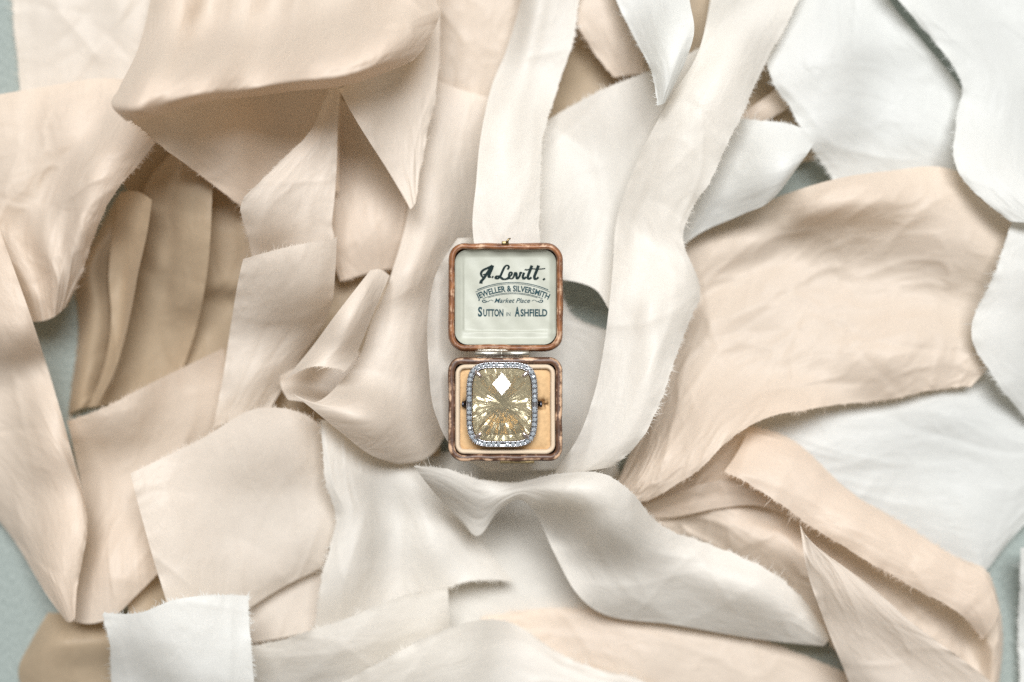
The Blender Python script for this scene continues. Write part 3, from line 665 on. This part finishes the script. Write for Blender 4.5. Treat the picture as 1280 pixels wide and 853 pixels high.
def pad_z(x, y, e):
    z = -6 + 5.5 * (1 - math.exp(-e / 8.0)) + 0.4 * math.sin(x * 0.3 + y * .17)
    yy = y - 6.0
    # seam the band of the ring sinks into, and the well under the stone
    half = 5.5 if abs(x) < 49 else max(0.4, 5.5 - (abs(x) - 49) * .8)
    z -= (20 if abs(x) < 56 else 0) * max(0.0, min(1.0, 1.6 * (1 - (abs(yy) / half) ** 2)))
    z -= 2.0 * math.exp(-(yy / 9.0) ** 2)
    q = (abs(x + 4) / 36.0) ** 3 + (abs(yy) / 45.0) ** 3
    z -= 27 * max(0.0, min(1.0, (1 - q) * 3.0))
    return z
rounded_sheet('ring_cushion', 631.5, 512, 57.2, 50.8, 8, 60, pad_z, M['pad'])

# lid laid back on its hinge
LX, LY = 632.0, 371.5
shell('lid_shell', LX, LY, 72, 68, 21,
      [(9, -32, 0), (3.5, -29, .4), (0.6, -23, .2), (0, -12, 0), (0.6, -6, .3), (2.6, -1.5, .7), (4.2, 0.2, .8), (6.0, 0, .35), (7.6, -1.4, .9), (8.4, -4, .2), (8.7, -22, 0)],
      M['lid_leather'], box, cap_first=True, wob=1.2, seed=5)

def sstep(a, b, x):
    t = min(1, max(0, (x - a) / (b - a))); return t * t * (3 - 2 * t)
def lining_z(x, y):
    e = min(63.0 - abs(x), 59.0 - abs(y))
    z = -9.5 - 2.5 * sstep(2, 9, e)
    inner = min(x + 53, 70 - x, y + 43, 70 - y)
    z -= 2.4 * sstep(-1.2, 1.2, inner)
    z += 0.7 * math.sin(x * .05 + 1) * math.cos(y * .06) + 0.35 * math.sin(x * .21 + y * .13)
    return z
lin = rounded_sheet('lid_lining', LX, LY, 63.4, 59.4, 16, 64, lambda x, y, e: lining_z(x, y) + 4.5 * math.exp(-e / 2.0), M['satin'])

# print on the lining, in the coordinates of an enlarged view of the lid (4.74 x)
def Q(cx, cy, dz=0.35):
    px, py = 530 + cx / 4.74, 280 + cy / 4.74
    return L3(px, py, lining_z(px - LX, LY - py) + dz)

def spline(pts, n=7):
    P = [np.array(p, float) for p in pts]
    if len(P) < 3:
        return [P[0] + (P[-1] - P[0]) * k / n for k in range(n + 1)]
    out = []
    for i in range(len(P) - 1):
        a, b, c, d = P[max(i - 1, 0)], P[i], P[i + 1], P[min(i + 2, len(P) - 1)]
        for k in range(n):
            t = k / n
            out.append(0.5 * ((2 * b) + (c - a) * t + (2 * a - 5 * b + 4 * c - d) * t * t + (3 * b - a - 3 * c + d) * t ** 3))
    out.append(P[-1])
    return out

def strokes(name, lines, mat, dz=0.35):
    """lines: (width, points) or (width0, width1, points); pen strokes as flat ribbons of ink."""
    V, F = [], []
    for ln in lines:
        w0, w1, pts = (ln[0], ln[0], ln[1]) if len(ln) == 2 else ln
        sp = spline(pts)
        m = len(sp)
        b = len(V)
        for i, p in enumerate(sp):
            t = sp[min(i + 1, m - 1)] - sp[max(i - 1, 0)]
            t = t / max(np.linalg.norm(t), 1e-6)
            w = (w0 + (w1 - w0) * i / (m - 1)) / 2
            # a broad nib: down strokes heavier
            w *= 0.74 + 0.6 * abs(t[1])
            V.append(Q(p[0] - t[1] * w, p[1] + t[0] * w, dz)); V.append(Q(p[0] + t[1] * w, p[1] - t[0] * w, dz))
        for i in range(m - 1):
            F.append((b + 2 * i, b + 2 * i + 1, b + 2 * i + 3, b + 2 * i + 2))
    return link(name, mesh_from(name, V, F, False), mat, lin)

sig = [
    # A
    (15, 11, [(336, 352), (338, 338), (352, 322), (372, 292), (392, 262), (406, 243)]),
    (9, 15, [(350, 318), (338, 300), (340, 282), (356, 268), (380, 258), (404, 246)]),
    (15, 12, [(406, 243), (398, 268), (386, 296), (384, 312), (396, 312)]),
    (8, 9, [(348, 300), (370, 293), (396, 287)]),
    (11, [(402, 309), (409, 316)]),
    # L
    (9, 14, [(494, 268), (503, 254), (494, 243), (478, 252), (464, 280), (452, 306), (436, 322), (424, 318), (432, 308), (450, 312), (470, 326), (494, 322), (508, 308)]),
    # e
    (9, [(500, 314), (516, 302), (521, 288), (511, 284), (503, 300), (507, 320), (522, 322), (534, 308)]),
    # v
    (10, [(534, 308), (540, 288), (548, 292), (549, 318), (556, 322), (568, 304), (572, 286), (582, 290)]),
    # i
    (11, [(594, 286), (586, 310), (592, 324), (606, 312)]), (11, [(600, 266), (604, 271)]),
    # t t
    (14, 11, [(640, 244), (628, 276), (616, 310), (622, 325), (638, 314)]),
    (14, 11, [(680, 244), (668, 276), (655, 310), (661, 326), (680, 314)]),
    (9, 8, [(606, 272), (640, 264), (682, 266), (720, 262)]),
    (13, [(708, 322), (716, 330)]),
]
strokes('signature_lettering', sig, M['print'])

def type_mesh(text, bold=0.0, shear=0.0):
    cu = bpy.data.curves.new('type', 'FONT')
    cu.body = text
    cu.size = 1.0
    cu.offset = bold
    cu.shear = shear
    cu.resolution_u = 3
    ob = bpy.data.objects.new('type', cu)
    col.objects.link(ob)
    dg = bpy.context.evaluated_depsgraph_get()
    me = ob.evaluated_get(dg).to_mesh()
    V = [tuple(v.co) for v in me.vertices]; F = [tuple(p.vertices) for p in me.polygons]
    ob.evaluated_get(dg).to_mesh_clear()
    bpy.data.objects.remove(ob); bpy.data.curves.remove(cu)
    return V, F

def letter_line(name, runs, fn, mat, dz=0.35):
    """runs: (text, x0, x1, height, bold, shear) in view units; fn maps (x, up) to the view."""
    V, F = [], []
    for text, x0, x1, h, bold, shear in runs:
        v, f = type_mesh(text, bold, shear)
        mn, mx = min(p[0] for p in v), max(p[0] for p in v)
        b = len(V)
        for p in v:
            V.append(Q(*fn(x0 + (p[0] - mn) / (mx - mn) * (x1 - x0), p[1] / 0.70 * h), dz))
        F += [tuple(b + i for i in q) for q in f]
    return link(name, mesh_from(name, V, F, False), mat, lin)

R_ARC, AX, AY = 480.0, 525.0, 398.0
def on_arc(x, up):
    a = (x - AX) / R_ARC
    return AX + (R_ARC + up) * math.sin(a), AY + R_ARC - (R_ARC + up) * math.cos(a)
letter_line('trade_lettering', [('JEWELLER & SILVERSMITH', 310, 744, 34, 0.03, 0)], on_arc, M['print2'])
straight = lambda y: (lambda x, up: (x, y - up))
letter_line('street_lettering', [('Market Place', 416, 630, 27, 0.012, 0.35)], straight(466), M['print2'])
letter_line('town_lettering', [('S', 318, 344, 54, .035, 0), ('UTTON', 350, 470, 41, .03, 0), ('IN', 488, 512, 24, .0, 0), ('A', 538, 568, 54, .035, 0), ('SHFIELD', 572, 732, 41, .03, 0)], straight(546), M['print2'])
def arcpts(off, a0, a1, n=14):
    return [on_arc(a0 + (a1 - a0) * i / n, off) for i in range(n + 1)]
def curl(cx, cy, s, r=16):
    return [(cx + s * (r - k) * math.cos(k * .55), cy + (r - k) * .7 * math.sin(k * .55)) for k in range(0, 14)]
strokes('scroll_ornament', [(3.0, arcpts(45, 316, 736)), (5.0, arcpts(53, 330, 722)), (3.5, arcpts(-9, 340, 712)), (3, arcpts(-15, 372, 680)),
        (5, curl(356, 455, 1)), (5, curl(694, 455, -1)),
        
        (3, [(375, 462), (395, 450), (410, 456)]), (3, [(675, 462), (655, 450), (640, 456)])], M['print2'])

# hinge
def tube(name, rings, mat, parent, n=14, cap=True):
    """rings: (centre, radius, axis u, axis v)"""
    V, F = [], []
    for c, r, u, v in rings:
        for i in range(n):
            a = 2 * math.pi * i / n
            V.append(tuple(Vector(c) + (Vector(u) * math.cos(a) + Vector(v) * math.sin(a)) * r))
    for k in range(len(rings) - 1):
        for i in range(n):
            j = (i + 1) % n
            F.append((k * n + i, k * n + j, (k + 1) * n + j, (k + 1) * n + i))
    if cap:
        F.append(tuple(reversed(range(n)))); F.append(tuple((len(rings) - 1) * n + i for i in range(n)))
    return link(name, mesh_from(name, V, F), mat, parent)
hy = 442.0
prof = [(593, 2.6), (594, 3.9), (626, 3.9), (626.6, 3.0), (627.6, 3.0), (628, 3.9), (661, 3.9), (662, 2.6)]
hg = tube('hinge', [(L3(x, hy, -1.2), r * KB, (0, 1, 0), (0, 0, 1)) for x, r in prof], M['nickel'], box, 18)
def slab(name, x0, x1, y0, y1, z0, z1, mat, parent, bev=0.8):
    bm = bmesh.new()
    bmesh.ops.create_cube(bm, size=1)
    for v in bm.verts:
        px = x0 if v.co.x < 0 else x1; py = y1 if v.co.y < 0 else y0; z = z0 if v.co.z < 0 else z1
        v.co = L3(px, py, z)
    bmesh.ops.bevel(bm, geom=list(bm.edges), offset=bev * KB, segments=2, affect='EDGES', profile=0.6)
    me = bpy.data.meshes.new(name); bm.to_mesh(me); bm.free()
    me.polygons.foreach_set('use_smooth', [True] * len(me.polygons))
    return link(name, me, mat, parent)
slab('hinge_leaf', 596, 659, 443, 449.5, -6, -3.6, M['nickel'], hg)
slab('hinge_leaf', 596, 659, 436.5, 441, -6, -3.6, M['nickel'], hg)
# catch on the lid's front edge and its plate on the base
ct = slab('catch', 627, 636, 301.5, 306.5, -7, 0.5, M['brass'], box, 1.4)
tube('catch_hook', [(L3(633, 306, -1), 1.6 * KB, (1, 0, 0), (0, 0, 1)), (L3(634, 302, 1.5), 1.7 * KB, (1, 0, 0), (0, 0, 1)), (L3(636, 299, 2.0), 1.5 * KB, (1, 0, 0), (0, .5, .8)), (L3(637.5, 298.5, 0), 1.1 * KB, (1, 0, 0), (0, 1, 0))], M['brass'], ct, 10)
slab('catch_plate', 625, 668, 575.2, 580.0, -14, -5, M['brass'], box, 1.2)

# ------------------------------------------------------------------ ring
RX, RY = 627.5, 506.0
ring = bpy.data.objects.new('gemstone_ring', None)
col.objects.link(ring)
ZRING = ZR + 11.0
ring.location = world_xy(RX, RY, ZRING)
ring.empty_display_size = 0.01
ring['label'] = 'ring with large yellow cushion-cut stone and diamond halo in the box'
ring['category'] = 'ring'
KR = (HC - ZRING) / HC * S

def gem_mat(name, colour, ior):
    m, nt, N, L = new_mat(name)
    out = N.new('ShaderNodeOutputMaterial')
    g = N.new('ShaderNodeBsdfPrincipled')
    g.inputs['Base Color'].default_value = colour
    g.inputs['Transmission Weight'].default_value = 1.0
    g.inputs['Roughness'].default_value = 0.0
    g.inputs['IOR'].default_value = ior
    L.new(g.outputs[0], out.inputs[0])
    return m
M['citrine'] = gem_mat('smoky_yellow_quartz', (0.82, 0.73, 0.49, 1), 1.56)
M['citrine'].node_tree.nodes['Principled BSDF'].inputs['Transmission Weight'].default_value = 0.84
M['citrine_back'] = gem_mat('smoky_yellow_quartz_pavilion', (0.82, 0.73, 0.49, 1), 1.56)
M['citrine_back'].node_tree.nodes['Principled BSDF'].inputs['Roughness'].default_value = 0.10
M['diamond'] = gem_mat('old_cut_diamond', (0.46, 0.51, 0.55, 1), 2.0)
M['diamond'].node_tree.nodes['Principled BSDF'].inputs['Transmission Weight'].default_value = 0.45
M['silver'] = simple('oxidised_silver', (0.42, 0.42, 0.44, 1), 0.26, 1.0, 0.5, 0.2, 900, 0.1)
M['dark_silver'] = simple('blackened_silver', (0.12, 0.12, 0.14, 1), 0.35, 1.0, 0.5, 0.3, 900, 0.1)

def cut_solid(name, planes, box_half, scale, mat, parent):
    bm = bmesh.new()
    bmesh.ops.create_cube(bm, size=2)
    for v in bm.verts:
        v.co = Vector((v.co.x * box_half[0], v.co.y * box_half[1], v.co.z * box_half[2]))
    for co, no in planes:
        r = bmesh.ops.bisect_plane(bm, geom=list(bm.verts) + list(bm.edges) + list(bm.faces), dist=1e-5, plane_co=co, plane_no=no, clear_outer=True)
        ed = [e for e in r['geom_cut'] if isinstance(e, bmesh.types.BMEdge)]
        if len(ed) >= 3:
            bmesh.ops.contextual_create(bm, geom=ed)
    bmesh.ops.remove_doubles(bm, verts=list(bm.verts), dist=1e-3)
    bmesh.ops.recalc_face_normals(bm, faces=list(bm.faces))
    for v in bm.verts:
        v.co *= scale
    me = bpy.data.meshes.new(name); bm.to_mesh(me); bm.free()
    return link(name, me, mat, parent)

def cushion(hw, hh, n, e=4.2):
    out = []
    for i in range(n):
        a = 2 * math.pi * (i + 0.5) / n
        c, s = math.cos(a), math.sin(a)
        x, y = hw * math.copysign(abs(c) ** (2 / e), c), hh * math.copysign(abs(s) ** (2 / e), s)
        nx, ny = math.copysign(abs(x / hw) ** (e - 1), x) / hw, math.copysign(abs(y / hh) ** (e - 1), y) / hh
        k = math.hypot(nx, ny)
        out.append(((x, y), (nx / k, ny / k)))
    return out
HWS, HHS = 36.5, 45.0
def spaced(line, n):
    P = np.array([p for p, _ in line]); P2 = np.roll(P, -1, 0)
    L = np.concatenate([[0], np.cumsum(np.linalg.norm(P2 - P, axis=1))])
    out = []
    for k in range(n):
        q = L[-1] * k / n
        i = int(np.searchsorted(L, q, side='right') - 1) % len(P)
        out.append((line[i][0], line[i][1]))
    return out
kx, ky, ztop = 0.0064, 0.0046, 12.5
dx, dy = 12.2, 14.0
def gemstone():
    """checkerboard crown cut by planes, fluted pavilion running to a point."""
    outl = [p for p, n in spaced(cushion(HWS, HHS, 960, 4.8), 52)]
    n = len(outl)
    bm = bmesh.new()
    lo = [bm.verts.new((x, y, -2.0)) for x, y in outl]
    hi = [bm.verts.new((x, y, 40.0)) for x, y in outl]
    bm.faces.new(hi)
    for i in range(n):
        bm.faces.new((lo[i], lo[(i + 1) % n], hi[(i + 1) % n], hi[i]))
    bm.faces.new(list(reversed(lo)))
    for i in range(-5, 6):
        for j in range(-5, 6):
            x, y = i * dx, j * dy - 2.0
            if (i + j) % 2 == 0 and abs(x) < HWS + 12 and abs(y) < HHS + 14:
                r = bmesh.ops.bisect_plane(bm, geom=list(bm.verts) + list(bm.edges) + list(bm.faces), dist=1e-5, clear_outer=True,
                    plane_co=(x, y, ztop - kx * x * x - ky * y * y), plane_no=Vector((2 * kx * x, 2 * ky * y, 1)).normalized())
                ed = [e for e in r['geom_cut'] if isinstance(e, bmesh.types.BMEdge)]
                if len(ed) >= 3:
                    bmesh.ops.contextual_create(bm, geom=ed)
    bm.verts.ensure_lookup_table()
    bot = [f for f in bm.faces if all(abs(v.co.z + 2.0) < 1e-4 for v in f.verts)][0]
    ringv = list(bot.verts)
    bmesh.ops.delete(bm, geom=[bot], context='FACES_ONLY')
    prev = ringv
    for sc_, z_, amp in ((0.80, -10.5, 0.5), (0.46, -21.0, 0.35)):
        cur = [bm.verts.new((v.co.x * sc_, v.co.y * sc_, z_ + (amp if k % 2 else -amp))) for k, v in enumerate(ringv)]
        for k in range(len(ringv)):
            q = (k + 1) % len(ringv)
            if k % 2:
                bm.faces.new((prev[k], cur[k], cur[q])); bm.faces.new((prev[k], cur[q], prev[q]))
            else:
                bm.faces.new((prev[k], cur[k], prev[q])); bm.faces.new((prev[q], cur[k], cur[q]))
        prev = cur
    tip = bm.verts.new((0, 0, -33.0))
    for k in range(len(ringv)):
        bm.faces.new((prev[k], tip, prev[(k + 1) % len(ringv)]))
    bmesh.ops.recalc_face_normals(bm, faces=list(bm.faces))
    for v in bm.verts: v.co *= KR
    me = bpy.data.meshes.new('gemstone'); bm.to_mesh(me); bm.free()
    me.materials.append(M['citrine']); me.materials.append(M['citrine_back'])
    for f in me.polygons:
        if f.center.z < -2.05 * KR: f.material_index = 1
    return link('gemstone', me, None, ring)
gemstone()

# halo: a channel following the stone, set with small diamonds
def halo_band():
    prof = [(0.0, -9), (0.2, -1), (0.8, 1.2), (1.8, 0.8), (2.4, -0.8), (5.8, -1.6), (6.4, -0.2), (7.2, 0.2), (7.9, -1.5), (7.6, -7), (5.5, -13), (1.0, -14), (0.0, -9)]
    pts = cushion(HWS + 0.4, HHS + 0.4, 240, 4.8)
    V, F = [], []
    n = len(pts)
    for (p, nn) in pts:
        for o, h in prof[:-1]:
            V.append(((p[0] + nn[0] * o) * KR, (p[1] + nn[1] * o) * KR, h * KR))
    m = len(prof) - 1
    for i in range(n):
        for k in range(m):
            F.append((i * m + k, ((i + 1) % n) * m + k, ((i + 1) % n) * m + (k + 1) % m, i * m + (k + 1) % m))
    return link('halo', mesh_from('halo', V, F), M['silver'], ring)
halo = halo_band()
ring_line = cushion(HWS + 4.4, HHS + 4.4, 720, 4.8)
dm_pl = []
for k in range(8):
    a = math.pi / 4 * k
    d = Vector((math.cos(a), math.sin(a), 0))
    dm_pl.append((d * 2.45, d))
    dm_pl.append((d * 2.45 + Vector((0, 0, .15)), (d * .62 + Vector((0, 0, .78))).normalized()))
    dm_pl.append((d * 2.45 - Vector((0, 0, .3)), (d * .66 - Vector((0, 0, .75))).normalized()))
dm_pl.append((Vector((0, 0, 1.35)), Vector((0, 0, 1))))
first = None
for k, (p, n) in enumerate(spaced(ring_line, 54)):
    if first is None:
        first = cut_solid('diamond', dm_pl, (6, 6, 6), KR, M['diamond'], halo)
        o = first
    else:
        o = first.copy(); col.objects.link(o); o.parent = halo
    o.location = (p[0] * KR, p[1] * KR, 0.7 * KR)
    o.rotation_euler = (random.uniform(-.16, .16) + n[1] * -.12, random.uniform(-.16, .16) + n[0] * .12, math.atan2(n[1], n[0]) + random.uniform(-.3, .3))
def beads():
    bm = bmesh.new()
    for off, cnt, h in ((1.3, 88, 1.1), (6.8, 120, 0.2)):
        for (p, n) in spaced(cushion(HWS + 0.4 + off, HHS + 0.4 + off, 720, 4.8), cnt):
            bmesh.ops.create_icosphere(bm, subdivisions=1, radius=0.8 * KR, matrix=Matrix.Translation((p[0] * KR, p[1] * KR, h * KR)))
    me = bpy.data.meshes.new('milgrain'); bm.to_mesh(me); bm.free()
    me.polygons.foreach_set('use_smooth', [True] * len(me.polygons))
    o = link('milgrain', me, M['silver'], halo); o['kind'] = 'stuff'
beads()
M['prong'] = simple('rosy_silver', (0.80, 0.70, 0.68, 1), 0.2, 1.0)
for sx, sy in ((-1, 1), (1, 1), (-1, -1), (1, -1)):
    bm = bmesh.new()
    bmesh.ops.create_uvsphere(bm, u_segments=14, v_segments=10, radius=1.0)
    for v in bm.verts:
        v.co = Vector((v.co.x * 6.0, v.co.y * 2.7, v.co.z * 2.6 - 0.09 * v.co.x * 6.0 * 2))
    a = math.atan2(sy * 1.0, sx * 1.0)
    bm.transform(Matrix.Translation((sx * 29.5, sy * 38.5, 3.2)) @ Matrix.Rotation(a, 4, 'Z'))
    for v in bm.verts: v.co *= KR
    me = bpy.data.meshes.new('prong'); bm.to_mesh(me); bm.free()
    me.polygons.foreach_set('use_smooth', [True] * len(me.polygons))
    link('prong', me, M['prong'], ring)
# band of the ring going down into the cushion slot
def shank():
    V, F = [], []
    n, m = 40, 10
    for i in range(n):
        a = math.radians(178 + 184 * i / (n - 1))
        cx, cz = 49 * math.cos(a), -11 + 27 * math.sin(a)
        d = Vector((math.cos(a), 0, math.sin(a)))
        for k in range(m):
            b = 2 * math.pi * k / m
            q = Vector((cx, 0, cz)) + d * 1.8 * math.cos(b) + Vector((0, 1, 0)) * 4.0 * math.sin(b)
            V.append(tuple(q * KR))
    for i in range(n - 1):
        for k in range(m):
            F.append((i * m + k, (i + 1) * m + k, (i + 1) * m + (k + 1) % m, i * m + (k + 1) % m))
    F.append(tuple(range(m))); F.append(tuple(reversed([(n - 1) * m + k for k in range(m)])))
    link('shank', mesh_from('shank', V, F), M['dark_silver'], ring)
shank()
cam.dof.focus_distance = (HC - ZR - 4) * S
